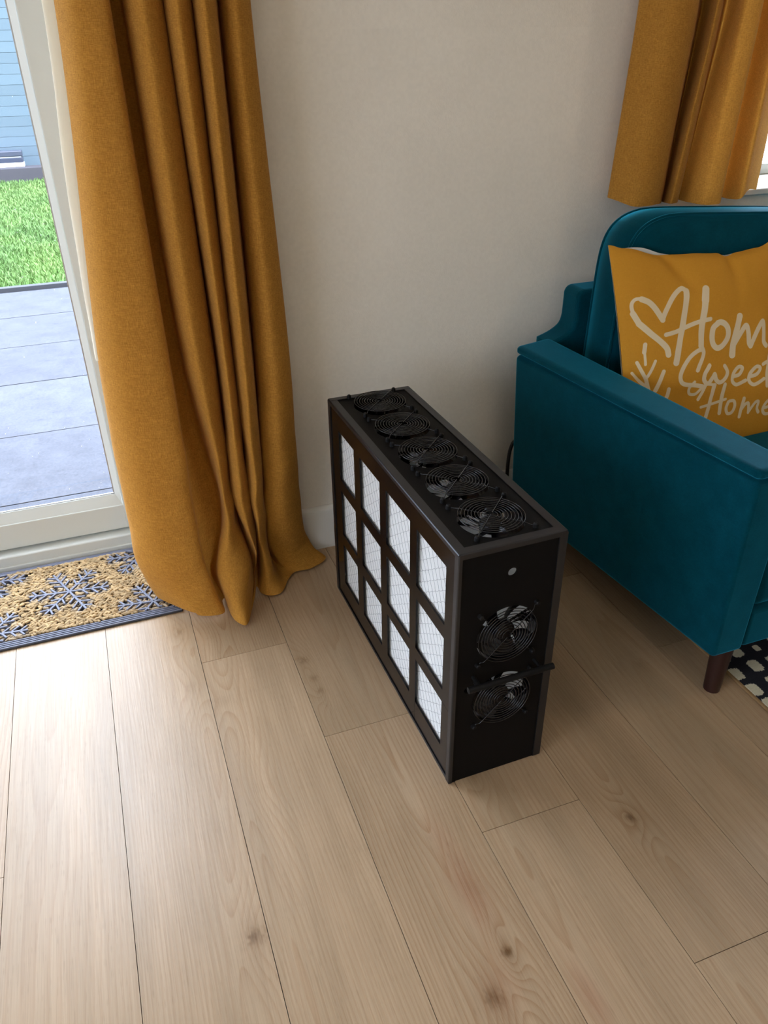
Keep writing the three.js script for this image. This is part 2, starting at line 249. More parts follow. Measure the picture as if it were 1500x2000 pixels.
  part('rim', rbox(-0.35, 0.34, 0.105, 0.117, -0.06, 0.06, 0.003), std({ color: lin(0.5, 0.52, 0.58), roughness: 0.35 }), bx, 'pale rim');
  part('lid', rbox(-0.35, 0.36, 0.117, 0.18, -0.07, 0.07, 0.012), std({ color: lin(0.05, 0.055, 0.085), roughness: 0.3 }), bx);
  const gw = thing('garden_wall', 'white painted garden wall seen through the window', 'wall', [3.6, -0.03, -8.2]);
  part('wall_face', box(-2.2, 4, 0, 1.9, -0.1, 0.1), std({ color: lin(0.3, 0.31, 0.33), roughness: 0.9 }), gw);
  part('coping', rbox(-2.24, 4.04, 1.9, 1.95, -0.14, 0.14, 0.01), std({ color: lin(0.5, 0.5, 0.52), roughness: 0.9 }), gw);
}

// ------------------------------------------------------------------ ceiling lamps
for (const [x, z, label] of [[2.3, -0.75, 'round white ceiling lamp above the sofa'], [-1.15, -0.35, 'round white ceiling lamp near the patio door'], [0.7, 1.5, 'round white ceiling lamp behind the camera']]) {
  const l = thing('ceiling_lamp', label, 'lamp', [x, HC, z], 0, 'ceiling lamps of the room');
  part('lamp_base', new THREE.CylinderGeometry(0.12, 0.12, 0.03, 48).translate(0, -0.0151, 0), std({ color: lin(0.8, 0.8, 0.8), roughness: 0.4 }), l);
  const pts = []; for (let i = 0; i <= 16; i++) { const a = i / 16 * Math.PI / 2; pts.push(new THREE.Vector2(Math.max(0.0001, 0.11 * Math.sin(a)), -0.03 - 0.06 * Math.cos(a))); }
  part('lamp_shade', new THREE.LatheGeometry(pts, 40), std({ color: lin(0.9, 0.9, 0.9), roughness: 0.4, emissive: LAMP_COLOR, emissiveIntensity: 3 }), l);
  const p = new THREE.PointLight(LAMP_COLOR, LAMP, 0, 2); p.position.set(0, -0.055, 0); p.shadow.radius = 2; l.add(p);
}
// ------------------------------------------------------------------ curtains
const CURTAIN_LONG = [[[0.040,1.485,-2.080],[0.024,1.482,-2.000],[0.033,1.479,-1.945],[0.066,1.477,-1.895],[0.120,1.477,-1.892],[0.136,1.483,-2.030],[0.159,1.484,-2.040],[0.159,1.480,-1.945],[0.189,1.477,-1.885],[0.229,1.479,-1.930],[0.245,1.483,-2.030],[0.237,1.479,-1.925],[0.256,1.477,-1.880],[0.287,1.479,-1.925],[0.303,1.483,-2.020],[0.293,1.479,-1.915],[0.307,1.477,-1.872],[0.336,1.479,-1.915],[0.366,1.484,-2.045],[0.357,1.480,-1.940],[0.377,1.478,-1.900],[0.416,1.480,-1.945],[0.427,1.484,-2.035]],
[[-0.012,0.701,-2.080],[-0.036,0.732,-2.000],[-0.023,0.748,-1.945],[0.024,0.759,-1.895],[0.120,0.746,-1.892],[0.141,0.697,-2.030],[0.169,0.690,-2.040],[0.172,0.721,-1.945],[0.196,0.738,-1.885],[0.238,0.718,-1.930],[0.258,0.681,-2.030],[0.255,0.717,-1.925],[0.265,0.731,-1.880],[0.287,0.712,-1.925],[0.304,0.678,-2.020],[0.294,0.715,-1.915],[0.307,0.728,-1.872],[0.334,0.709,-1.915],[0.364,0.662,-2.045],[0.356,0.698,-1.940],[0.391,0.707,-1.900],[0.443,0.685,-1.945],[0.449,0.653,-2.035]],
[[-0.016,0.249,-2.050],[-0.046,0.301,-1.970],[-0.032,0.329,-1.915],[0.023,0.348,-1.860],[0.119,0.330,-1.855],[0.145,0.248,-1.990],[0.198,0.225,-2.010],[0.211,0.275,-1.915],[0.219,0.302,-1.865],[0.241,0.274,-1.905],[0.258,0.217,-2.000],[0.250,0.275,-1.900],[0.264,0.292,-1.865],[0.287,0.261,-1.910],[0.303,0.207,-2.000],[0.292,0.263,-1.905],[0.300,0.281,-1.870],[0.324,0.256,-1.905],[0.349,0.186,-2.020],[0.340,0.238,-1.930],[0.390,0.239,-1.910],[0.451,0.194,-1.965],[0.455,0.157,-2.030]],
[[-0.016,0.102,-2.000],[-0.043,0.148,-1.940],[-0.027,0.177,-1.890],[0.033,0.194,-1.840],[0.124,0.171,-1.840],[0.139,0.109,-1.930],[0.159,0.091,-1.950],[0.169,0.143,-1.865],[0.202,0.158,-1.830],[0.253,0.132,-1.850],[0.286,0.045,-1.970],[0.280,0.086,-1.910],[0.280,0.102,-1.885],[0.288,0.078,-1.920],[0.300,0.029,-1.990],[0.295,0.076,-1.920],[0.305,0.089,-1.895],[0.330,0.073,-1.910],[0.355,0.021,-1.980],[0.368,0.035,-1.955],[0.425,0.020,-1.955],[0.488,-0.025,-2.000],[0.479,-0.049,-2.040]],
[[0.017,0.008,-1.948],[-0.006,0.008,-1.939],[0.037,0.008,-1.871],[0.097,0.008,-1.813],[0.162,0.008,-1.812],[0.169,0.008,-1.871],[0.176,0.008,-1.879],[0.178,0.008,-1.826],[0.189,0.008,-1.758],[0.210,0.008,-1.733],[0.241,0.008,-1.797],[0.261,0.008,-1.854],[0.272,0.008,-1.890],[0.277,0.008,-1.902],[0.279,0.008,-1.896],[0.281,0.008,-1.870],[0.301,0.008,-1.844],[0.336,0.008,-1.841],[0.379,0.008,-1.904],[0.405,0.008,-1.931],[0.454,0.008,-1.932],[0.515,0.008,-1.969],[0.497,0.008,-2.064]]];
const CURTAIN_SHORT = [[[1.478,1.487,-2.040],[1.429,1.485,-1.990],[1.435,1.483,-1.945],[1.451,1.481,-1.895],[1.492,1.481,-1.890],[1.556,1.483,-1.925],[1.656,1.487,-2.030],[1.624,1.484,-1.950],[1.606,1.482,-1.905],[1.634,1.483,-1.925],[1.741,1.488,-2.035],[1.714,1.485,-1.965],[1.690,1.482,-1.900],[1.737,1.482,-1.905],[1.858,1.488,-2.030],[1.829,1.485,-1.965],[1.815,1.483,-1.910],[1.861,1.484,-1.935],[1.958,1.487,-2.010]],
[[1.458,1.008,-2.040],[1.409,1.015,-1.990],[1.413,1.012,-1.945],[1.434,1.003,-1.895],[1.478,1.003,-1.890],[1.539,0.999,-1.925],[1.630,0.983,-2.030],[1.577,0.996,-1.950],[1.562,1.001,-1.905],[1.597,0.998,-1.925],[1.692,0.984,-2.035],[1.665,0.990,-1.965],[1.675,0.991,-1.900],[1.729,0.989,-1.905],[1.843,0.982,-2.030],[1.824,0.987,-1.965],[1.814,0.997,-1.910],[1.860,1.013,-1.935],[1.964,0.997,-2.010]]];
const STROKES = [[12,111,-279,108,-262,93,-244,67,-219,39,-190],
[11,39,-190,26,-162],
[7,30,-171,24,-149,26,-135,36,-127,51,-128],
[12,51,-129,71,-140,88,-160,103,-188],
[10,103,-188,118,-163,145,-132,171,-115,185,-123],
[13,185,-123,182,-143,171,-179,156,-225,142,-266,132,-303],
[9,108,-227,140,-223,177,-213,211,-206,244,-203],
[15,243,-124,236,-154],
[13,236,-154,223,-195,215,-232,209,-269],
[9,209,-266,216,-286,211,-302,200,-319,194,-331],
[9,211,-279,198,-280,174,-293,154,-315,142,-334,140,-347,145,-358,158,-364,184,-369,210,-376],
[12,268,-217,252,-228,246,-252,250,-271,263,-281,281,-275,296,-258,299,-237,291,-222,277,-215,267,-216],
[15,342,-207,330,-235,317,-272,311,-305],
[11,320,-277,337,-255,361,-233,367,-250,366,-278,372,-289],
[11,372,-289,394,-256,422,-228,423,-257,421,-282,429,-294],
[11,456,-279,484,-273,499,-256,485,-243,463,-256,453,-286,469,-307,505,-301],
[10,468,-262,454,-294,444,-310,432,-348,427,-375,425,-403],
[8,413,-343,435,-337,463,-335,485,-336],
[9,232,-323,216,-342,213,-360,225,-370,239,-356,246,-348,249,-363,261,-372,281,-362,290,-347,283,-331],
[8,307,-363,331,-360,344,-345,331,-340,311,-355,305,-374,320,-386,351,-379],
[8,363,-371,388,-367,402,-353,388,-347,367,-363,362,-382,378,-394,414,-383],
[6,183,-360,166,-374,167,-389,184,-392,205,-379,222,-372,246,-377],
[7,192,-408,206,-390,217,-374],
[9,244,-377,237,-399,228,-426,218,-459],
[6,201,-430,230,-427,254,-424,282,-420],
[9,278,-380,271,-404,266,-428,262,-455],
[7,291,-429,284,-445,289,-460,303,-459,312,-444,309,-429,295,-427],
[8,343,-427,335,-450,329,-475],
[7,333,-458,346,-444,357,-443,359,-468],
[7,362,-464,381,-444,393,-443,391,-461,398,-473],
[7,416,-464,437,-461,450,-449,437,-442,418,-454,413,-470,425,-482,454,-481],
[8,50,-244,46,-264],
[5,47,-265,47,-296],
[6,27,-287,41,-317,49,-334,54,-356,58,-379,63,-401],
[6,73,-290,62,-312,51,-329],
[6,15,-313,33,-335,52,-355],
[8,95,-320,84,-342,70,-367],
[8,105,-368,100,-385,88,-405]];
const weaveMap = dataTex(512, 512, (i, j) => {
  const a = noise(i / 1.6, j / 17, 3), b = noise(i / 17, j / 1.6, 5), c = fbm(i / 40, j / 40, 8), n = (a - 0.5) * 30 + (b - 0.5) * 30 + (c - 0.5) * 4;
  return [186 + n, 132 + n * 0.85, 54 + n * 0.55];
}, { repeat: [6, 6] });
const weaveBump = dataTex(256, 256, (i, j) => { const n = 128 + 60 * (noise(i / 1.5, j / 12, 3) - 0.5) + 60 * (noise(i / 12, j / 1.5, 5) - 0.5); return [n, n, n]; }, { srgb: false, repeat: [9, 9] });
M.curtain = phys({ map: weaveMap, bumpMap: weaveBump, bumpScale: 0.0004, roughness: 1, transmission: 0.22, thickness: 0, side: THREE.DoubleSide, specularIntensity: 0.3 });
function drape(rows, per, nt, fn) {                 // smooth cloth through rows of points, top row first
  const cols = rows[0].length, ns = (cols - 1) * per, grid = [];
  const sections = rows.map((r) => { const c = new THREE.CatmullRomCurve3(r.map((p) => V(...p)), false, 'centripetal'); return Array.from({ length: ns + 1 }, (_, i) => c.getPoint(i / ns)); });
  const us = [0]; const mid = sections[1]; for (let i = 1; i <= ns; i++) us.push(us[i - 1] + Math.hypot(mid[i].x - mid[i - 1].x, mid[i].z - mid[i - 1].z));
  const pos = [], uv = [], idx = [], p = V(0, 0, 0);
  for (let i = 0; i <= ns; i++) {
    const curve = new THREE.CatmullRomCurve3(sections.map((s) => s[i]), false, 'centripetal');
    let len = 0; let last = null;
    for (let j = 0; j <= nt; j++) { curve.getPoint(j / nt, p); fn(p, us[i], i / ns, j / nt); if (last) len += last.distanceTo(p); last = p.clone(); pos.push(p.x, p.y, p.z); uv.push(us[i], len); }
  }
  for (let i = 0; i < ns; i++) for (let j = 0; j < nt; j++) { const a = i * (nt + 1) + j, b = a + nt + 1; idx.push(a, a + 1, b, b, a + 1, b + 1); }
  const g = new THREE.BufferGeometry(); g.setAttribute('position', new THREE.Float32BufferAttribute(pos, 3)); g.setAttribute('uv', new THREE.Float32BufferAttribute(uv, 2)); g.setIndex(idx); g.computeVertexNormals(); return g;
}
function hung(row, y, k) { return row.map(([x, , z]) => [x, y, -1.945 + (z + 1.945) * k]); }
{
  const rows = CURTAIN_LONG.map((r) => r.map((p) => [...p]));
  rows[3].forEach((p) => { p[1] = Math.max(p[1], 0.03); p[2] = Math.max(p[2], -2.035); });
  rows[4].forEach((p, i) => { if (i < 4) p[1] = 0.016; p[2] = Math.max(p[2], -2.03); });
  rows[2].forEach((p) => { p[2] = Math.max(p[2], -2.03); });
  const g = drape([hung(rows[0], 2.25, 0.9), ...rows], 10, 150, (p, u, s, t) => {
    const low = sstep(0.75 - p.y, 0, 0.75), w = (noise(u * 9, p.y * 1.6, 4) - 0.5) * 0.006 + low * ((noise(u * 7 + 5, p.y * 9 + u * 6, 9) - 0.5) * 0.030 + (noise(u * 9, p.y * 16 - u * 9, 2) - 0.5) * 0.016) * sstep(p.y, 0.0, 0.06);
    p.z += w; p.x += w * 0.5;
    if (p.y < 0.2) p.z = Math.max(p.z, p.x > DX1 - 0.05 ? -2.032 : -2.2);
    p.y = Math.max(p.y, p.x < 0.09 ? 0.0245 : 0.004);
  });
  const c = thing('long_curtain', 'mustard yellow floor length curtain gathered beside the patio door', 'curtain', [0.2, 0, -1.93]);
  part('cloth', g.translate(-0.2, 0, 1.93), M.curtain, c);
  // cream lining showing along the edge towards the door
  const edge = (r, k) => [[r[0][0] + 0.03, r[0][1], r[0][2] + 0.02], [r[1][0] - 0.018 * k, r[1][1], r[1][2] - 0.012], [r[1][0] - 0.022 * k, r[1][1], r[1][2] + 0.004], [r[1][0] - 0.007 * k, r[1][1], r[1][2] + 0.022], [r[2][0] + 0.02, r[2][1], r[2][2] + 0.012 - 0.022]];
  const mid = rows[0].map((p, i) => p.map((q, n) => lerp(q, rows[1][i][n], 0.5)));
  const lg = drape([edge(hung(rows[0], 2.25, 0.9), 1), edge(rows[0], 1), edge(mid, 0.9), edge(rows[1], 0.2)], 6, 80, (p, u) => { p.x += (noise(u * 8, p.y * 9, 3) - 0.5) * 0.004; });
  part('lining', lg.translate(-0.2, 0, 1.93), phys({ color: lin(0.88, 0.85, 0.70), roughness: 1, transmission: 0.5, thickness: 0, side: THREE.DoubleSide, specularIntensity: 0.2 }), c, 'cream curtain lining');
}
{
  const r = CURTAIN_SHORT, g = drape([hung(r[0], 2.25, 0.9), r[0], r[1].map(([x, y, z], i) => [lerp(r[0][i][0], x, 0.5), 1.24, z]), r[1]], 10, 90, (p, u, s, t) => {
    const w = (noise(u * 9, p.y * 1.8, 14) - 0.5) * 0.008; p.z = clamp(p.z + w, -2.045, -1.8);
  });
  const c = thing('short_curtain', 'mustard yellow sill length curtain above the teal sofa', 'curtain', [1.68, 1.0, -1.95]);
  part('cloth', g.translate(-1.68, -1.0, 1.95), M.curtain, c);
}
for (const [a, b, label] of [[DX0 - 0.12, 0.5, 'white curtain track above the patio door'], [1.38, 3.7, 'white curtain track above the sofa window']]) {
  const t = thing('curtain_track', label, 'curtain track', [(a + b) / 2, 2.262, -1.945]), h = (b - a) / 2;
  part('rail', rbox(-h, h, 0, 0.022, -0.012, 0.012, 0.004), M.gloss, t);
  for (const x of [-h + 0.1, 0, h - 0.1]) part('bracket', merge([box(x - 0.012, x + 0.012, 0.022, 0.030, ZW + 1.945, 0.01), box(x - 0.012, x + 0.012, 0.0, 0.06, ZW + 1.945 + 0.0005, ZW + 1.945 + 0.005)]), M.gloss, t);
}

// ------------------------------------------------------------------ doormat
{
  const x0 = -1.12, x1 = 0.055, z0 = -2.258, z1 = -1.868, cx = (x0 + x1) / 2, cz = (z0 + z1) / 2, t = thing('doormat', 'coir and rubber doormat with snowflake pattern at the patio door', 'doormat', [cx, 0, cz]);
  const rub = std({ color: lin(0.15, 0.16, 0.215), roughness: 0.5 }), dark = std({ color: lin(0.035, 0.035, 0.045), roughness: 0.7 });
  part('rubber_base', rbox(x0 - cx, x1 - cx, 0.0005, 0.007, z0 - cz, z1 - cz, 0.003), dark, t);
  const lip = 0.026, ridges = [];
  for (let i = 0; i < 4; i++) { const o = 0.002 + i * 0.0062; ridges.push(rbox(x0 - cx + o, x1 - cx - o, 0.004, 0.0085 + i * 0.0012, z1 - cz - o - 0.0045, z1 - cz - o, 0.0015), rbox(x0 - cx + o, x1 - cx - o, 0.004, 0.0085 + i * 0.0012, z0 - cz + o, z0 - cz + o + 0.0045, 0.0015), rbox(x0 - cx + o, x0 - cx + o + 0.0045, 0.004, 0.0085 + i * 0.0012, z0 - cz + o, z1 - cz - o, 0.0015), rbox(x1 - cx - o - 0.0045, x1 - cx - o, 0.004, 0.0085 + i * 0.0012, z0 - cz + o, z1 - cz - o, 0.0015)); }
  part('ribbed_border', merge(ridges), rub, t, 'grey ribbed rubber border');
  // snowflakes
  const centres = [[-0.25, -2.068, 0.112], [-0.035, -2.19, 0.1], [-0.02, -1.93, 0.1], [-0.462, -1.935, 0.1], [-0.475, -2.2, 0.1], [-0.69, -2.068, 0.112], [-0.90, -2.19, 0.1], [-0.90, -1.935, 0.1]];
  const inside = (x, z) => x > x0 + lip + 0.004 && x < x1 - lip - 0.004 && z > z0 + lip + 0.004 && z < z1 - lip - 0.004;
  const segs = [];
  const bars = (cx2, cz2, R, tw) => {
    const list = [], seg = (ax, az, bx, bz, w) => { const n = Math.ceil(Math.hypot(bx - ax, bz - az) / 0.012); for (let i = 0; i < n; i++) { const p = i / n, q = (i + 1) / n, mx = lerp(ax, bx, (p + q) / 2), mz = lerp(az, bz, (p + q) / 2); if (!inside(mx, mz)) continue; const l = Math.hypot(bx - ax, bz - az) / n; segs.push([mx, mz]); list.push(new RoundedBoxGeometry(l + 0.002, 0.006, w, 1, 0.0015).rotateY(-Math.atan2(bz - az, bx - ax)).translate(mx - cx, 0.0135, mz - cz)); } };
    for (let a = 0; a < 6; a++) {
      const th = a * Math.PI / 3 + tw, c = Math.cos(th), s = Math.sin(th); seg(cx2, cz2, cx2 + R * c, cz2 + R * s, 0.0065);
      for (const [f, l] of [[0.32, 0.26], [0.56, 0.30], [0.8, 0.24]]) for (const d of [-1, 1]) { const t2 = th + d * 0.9; seg(cx2 + R * f * c, cz2 + R * f * s, cx2 + R * f * c + R * l * Math.cos(t2), cz2 + R * f * s + R * l * Math.sin(t2), 0.0056); }
    }
    return list.length ? merge(list) : null;
  };
  for (const [a, b, R] of centres) { const g = bars(a, b, R, 0.12); if (g) part('snowflake', g, rub, t, 'grey rubber snowflake'); }
  // coir braid: short twisted loops in rows
  const loop = new THREE.CapsuleGeometry(0.0040, 0.011, 2, 6).rotateZ(Math.PI / 2), rnd = rng(31), M4 = [], cols = [], q = new THREE.Quaternion(), e = new THREE.Euler(), c = new THREE.Color();
  for (let z = z0 + lip + 0.005, r = 0; z < z1 - lip - 0.003; z += 0.0068, r++) for (let x = x0 + lip + 0.006; x < x1 - lip - 0.006; x += 0.0098) {
    const jx = x + (rnd() - 0.5) * 0.005, jz = z + (rnd() - 0.5) * 0.003, near = segs.some(([a, b]) => Math.abs(a - jx) < 0.012 && Math.abs(b - jz) < 0.007);
    if (rnd() < (near ? 0.6 : 0.2)) continue;
    e.set((rnd() - 0.5) * 0.6, (r % 2 ? 0.55 : -0.55) + (rnd() - 0.5) * 0.9, (rnd() - 0.5) * 0.7); q.setFromEuler(e);
    M4.push(new THREE.Matrix4().compose(V(jx - cx, near ? 0.0085 : 0.0105 + 0.003 * rnd(), jz - cz), q, V(0.8 + 0.5 * rnd(), 1, 0.8 + 0.4 * rnd())));
    const k = 0.65 + 0.6 * rnd(), g = segs.some(([a, b]) => Math.hypot(a - jx, b - jz) < 0.014) ? 0.45 : 0; cols.push([lerp(0.42, 0.34, g) * k, lerp(0.29, 0.29, g) * k, lerp(0.145, 0.23, g) * k]);
  }
  const im = new THREE.InstancedMesh(loop, std({ color: 0xffffff, roughness: 0.95 }), M4.length); im.name = 'coir_pile'; im.userData.kind = 'stuff';
  M4.forEach((m, i) => { im.setMatrixAt(i, m); im.setColorAt(i, c.setRGB(...cols[i])); }); t.add(im);
}
// ------------------------------------------------------------------ box air purifier
{
  const W = 0.2277, L = 0.7785, H = 0.6098, r = 0.016;
  const c = [0.51785 + Math.cos(r) * W / 2 - Math.sin(r) * L / 2, 0, -1.03894 - Math.sin(r) * W / 2 - Math.cos(r) * L / 2];
  const t = thing('air_purifier', 'black box air purifier with fans on top and white filters on its side', 'air purifier', c, r);
  const grain = dataTex(256, 256, (i, j) => { const n = 128 + 120 * (noise(i / 1.3, j / 1.3, 3) - 0.5); return [n, n, n]; }, { srgb: false, repeat: [14, 14] });
  const matte = phys({ color: lin(0.004, 0.0037, 0.0037), roughness: 0.55, specularIntensity: 0.22, bumpMap: grain, bumpScale: 0.00025 });
  const gloss = phys({ color: lin(0.005, 0.0042, 0.0042), roughness: 0.17, specularIntensity: 0.42 });
  const trim = std({ color: lin(0.062, 0.063, 0.070), roughness: 0.36, metalness: 0.9 });
  const plast = phys({ color: lin(0.004, 0.004, 0.0055), roughness: 0.2, specularIntensity: 0.7 });
  const rubber = phys({ color: lin(0.005, 0.005, 0.0055), roughness: 0.6, specularIntensity: 0.4 });
  const wire = std({ color: lin(0.008, 0.008, 0.010), roughness: 0.2 });
  const media = phys({ color: lin(0.92, 0.92, 0.91), roughness: 1, transmission: 0.34, thickness: 0, side: THREE.DoubleSide, specularIntensity: 0.1 });
  const meshWire = std({ color: lin(0.16, 0.16, 0.17), roughness: 0.5, metalness: 0.4 });
  const d2z = (d) => L / 2 - d, a2x = (a) => a - W / 2, rect = (x0, x1, y0, y1) => { const p = new THREE.Path(); p.moveTo(x0, y0); p.lineTo(x1, y0); p.lineTo(x1, y1); p.lineTo(x0, y1); p.closePath(); return p; };
  const circ = (x, y, R) => new THREE.Path().absarc(x, y, R, 0, Math.PI * 2, true);
  const ext = (s, d) => new THREE.ExtrudeGeometry(s, { depth: d, bevelEnabled: false, curveSegments: 40 });
  const colsD = [[0.053, 0.195], [0.230, 0.370], [0.409, 0.544], [0.586, 0.703]], rowsY = [[0.070, 0.2015], [0.235, 0.374], [0.408, 0.550]];
  // the two sides: panel with twelve windows, pleated filter and wire mesh behind
  for (const side of [-1, 1]) {
    const ss = (shape, off, th) => { const g = ext(shape, th).rotateY(-Math.PI / 2); g.translate(side * (W / 2 - off) + (side < 0 ? th : 0), 0, 0); return g; };
    const main = new THREE.Shape(), corner = new THREE.Shape(), e = 0.004, gp = 0.0012;
    const P = (s, pts) => { pts.forEach(([d, y], i) => i ? s.lineTo(d2z(d), y) : s.moveTo(d2z(d), y)); s.closePath(); };
    P(main, [[e, 0.2015 + gp], [0.053, 0.2015 + gp], [0.053, 0.2015], [0.195, 0.2015], [0.195, 0.070], [0.195 + gp, 0.070], [0.195 + gp, e], [L - e, e], [L - e, H - e], [e, H - e]].reverse());
    P(corner, [[e, e], [0.195, e], [0.195, 0.070], [0.053, 0.070], [0.053, 0.2015], [e, 0.2015]].reverse());
    colsD.forEach(([a, b], i) => rowsY.forEach(([y0, y1], j) => { if (i || j) main.holes.push(rect(d2z(b), d2z(a), y0, y1)); }));
    part('side_panel', ss(main, 0.0015, 0.0045), gloss, t);
    part('panel_corner', ss(corner, 0.0015, 0.0045), gloss, t);
    // pleats run along the length
    const pos = [], nP = 84, y0 = 0.045, y1 = 0.575, za = d2z(0.735), zb = d2z(0.03), xo = side * (W / 2 - 0.0095), xi = side * (W / 2 - 0.0150);
    for (let i = 0; i < nP * 2; i++) { const ya = lerp(y0, y1, i / (nP * 2)), yb = lerp(y0, y1, (i + 1) / (nP * 2)), xa = i % 2 ? xo : xi, xb = i % 2 ? xi : xo; pos.push(xa, ya, za, xa, ya, zb, xb, yb, zb, xa, ya, za, xb, yb, zb, xb, yb, za); }
    const fg = new THREE.BufferGeometry(); fg.setAttribute('position', new THREE.Float32BufferAttribute(pos, 3)); fg.computeVertexNormals();
    const filter = part('filter', fg, media, t, 'white pleated filter');
    // square wire mesh set on the slant
    const wires = [], xw = side * (W / 2 - 0.0088), clip = (p0, dir) => {
      let a = -9, b = 9; const lim = [[0.035, 0.73, p0[0], dir[0]], [0.05, 0.57, p0[1], dir[1]]];
      for (const [lo, hi, o, k] of lim) { const q = [(lo - o) / k, (hi - o) / k].sort((m, n) => m - n); a = Math.max(a, q[0]); b = Math.min(b, q[1]); }
      return b - a > 0.01 ? [a, b] : null;
    };
    for (const [ang, gap, ph] of [[2.50, 0.0225, 0.004], [1.10, 0.0195, 0.009]]) {
      const dir = [Math.cos(ang), Math.sin(ang)], nor = [-dir[1], dir[0]];
      for (let k = -60; k < 60; k++) {
        const p0 = [0.38 + nor[0] * (k * gap + ph), 0.31 + nor[1] * (k * gap + ph)], r2 = clip(p0, dir); if (!r2) continue;
        const n = Math.max(2, Math.round((r2[1] - r2[0]) / 0.011)), pts = [];
        for (let i = 0; i <= n; i++) { const s = lerp(r2[0], r2[1], i / n), wob = (i % 2 ? 1 : -1) * 0.0009; pts.push(V(xw, p0[1] + dir[1] * s + nor[1] * wob, d2z(p0[0] + dir[0] * s + nor[0] * wob))); }
        wires.push(new THREE.TubeGeometry(new THREE.CatmullRomCurve3(pts), n * 2, 0.0003, 3));
      }
    }
    part('wire_mesh', merge(wires), meshWire, filter).userData.kind = 'stuff';
  }
  // top, front, back, bottom panels
  const FD = [0, 1, 2, 3, 4].map((k) => 0.0935 + k * 0.1507), FY = [0.3925, 0.2215], FR = 0.067;
  const top = new THREE.Shape(); top.moveTo(-W / 2 + 0.006, -L / 2 + 0.006); top.lineTo(W / 2 - 0.006, -L / 2 + 0.006); top.lineTo(W / 2 - 0.006, L / 2 - 0.006); top.lineTo(-W / 2 + 0.006, L / 2 - 0.006); top.closePath();
  FD.forEach((d) => top.holes.push(circ(0, -d2z(d), FR)));
  part('top_panel', ext(top, 0.004).rotateX(-Math.PI / 2).translate(0, H - 0.0065, 0), matte, t);
  const front = new THREE.Shape(); front.moveTo(-W / 2 + 0.006, 0.002); front.lineTo(W / 2 - 0.006, 0.002); front.lineTo(W / 2 - 0.006, H - 0.004); front.lineTo(-W / 2 + 0.006, H - 0.004); front.closePath();
  FY.forEach((y) => front.holes.push(circ(0, y, FR))); front.holes.push(circ(0.0017, 0.5413, 0.0095), circ(a2x(0.0335), 0.2665, 0.0075), circ(a2x(0.194), 0.2665, 0.0075));
  part('front_panel', ext(front, 0.004).translate(0, 0, L / 2 - 0.0055), matte, t);
  part('back_panel', box(-W / 2 + 0.006, W / 2 - 0.006, 0.002, H - 0.004, -L / 2 + 0.0015, -L / 2 + 0.0055), matte, t);
  part('bottom_panel', box(-W / 2 + 0.006, W / 2 - 0.006, 0.0005, 0.0045, -L / 2 + 0.006, L / 2 - 0.006), matte, t);
  // edge trims: folded angle strips with rounded outer corner
  const angle = (a, b, len, th = 0.0016, R = 0.0035) => { const s = new THREE.Shape(); s.moveTo(0, -b); s.lineTo(0, -R); s.absarc(R, -R, R, Math.PI, Math.PI / 2, true); s.lineTo(a, 0); s.lineTo(a, -th); s.lineTo(R, -th); s.absarc(R, -R, R - th, Math.PI / 2, Math.PI, false); s.lineTo(th, -b); s.closePath(); return new THREE.ExtrudeGeometry(s, { depth: len, bevelEnabled: false, curveSegments: 6 }).translate(0, 0, -len / 2); };
  part('edge_trim', angle(0.0205, 0.0105, L - 0.002).translate(-W / 2 - 0.001, H, 0), trim, t);
  part('edge_trim', angle(0.0105, 0.0205, L - 0.002).rotateZ(-Math.PI / 2).translate(W / 2 + 0.001, H, 0), trim, t);
  part('edge_trim', angle(0.0105, 0.0175, L - 0.002).rotateZ(Math.PI / 2).translate(-W / 2 - 0.001, 0.0005, 0), trim, t);
  part('edge_trim', angle(0.0175, 0.0105, L - 0.002).rotateZ(Math.PI).translate(W / 2 + 0.001, 0.0005, 0), trim, t);
  const across = angle(0.0195, 0.013, W - 0.004);
  part('edge_trim', across.clone().rotateY(-Math.PI / 2).rotateY(Math.PI).translate(0, H + 0.0006, L / 2 + 0.001), trim, t);
  part('edge_trim', across.clone().rotateY(-Math.PI / 2).translate(0, H + 0.0006, -L / 2 - 0.001), trim, t);
  part('corner_trim', angle(0.0085, 0.0155, H - 0.004).rotateX(-Math.PI / 2).translate(-W / 2 - 0.0012, H / 2, 0), trim, t).geometry.scale(1, 1, -1).translate(0, 0, L / 2 + 0.0012);
  t.children.at(-1).geometry = flip(t.children.at(-1).geometry);
  part('corner_trim', box(W / 2 - 0.0165, W / 2 + 0.001, 0.004, H - 0.004, L / 2 - 0.0016, L / 2 + 0.0012), trim, t);
  part('corner_trim', box(-W / 2 - 0.001, -W / 2 + 0.001, 0.004, H - 0.004, -L / 2, -L / 2 + 0.016), trim, t);
  // fans with wire guards
  const ring = []; for (let i = 0; i < 9; i++) ring.push(new THREE.TorusGeometry(0.0125 + i * 0.0066, 0.00095, 6, 56).rotateX(Math.PI / 2));
  for (let k = 0; k < 4; k++) {
    const a = Math.PI / 4 + k * Math.PI / 2, up = k % 2 ? 0.0019 : -0.0019, cs = Math.cos(a), sn = Math.sin(a), R = 0.0621 * Math.SQRT2;
    ring.push(tube([[cs * 0.004, up, sn * 0.004], [cs * 0.03, up, sn * 0.03], [cs * 0.068, up, sn * 0.068], [cs * 0.074, up - 0.001, sn * 0.074], [cs * 0.079, -0.0035, sn * 0.079], [cs * R, -0.004, sn * R]], 0.00105, 30, 6));
  }
  const guardG = merge(ring), knobG = merge([new THREE.CylinderGeometry(0.0052, 0.0056, 0.0085, 18).translate(0, -0.0038, 0), new THREE.CylinderGeometry(0.0032, 0.0046, 0.0022, 18).translate(0, 0.0015, 0)]);
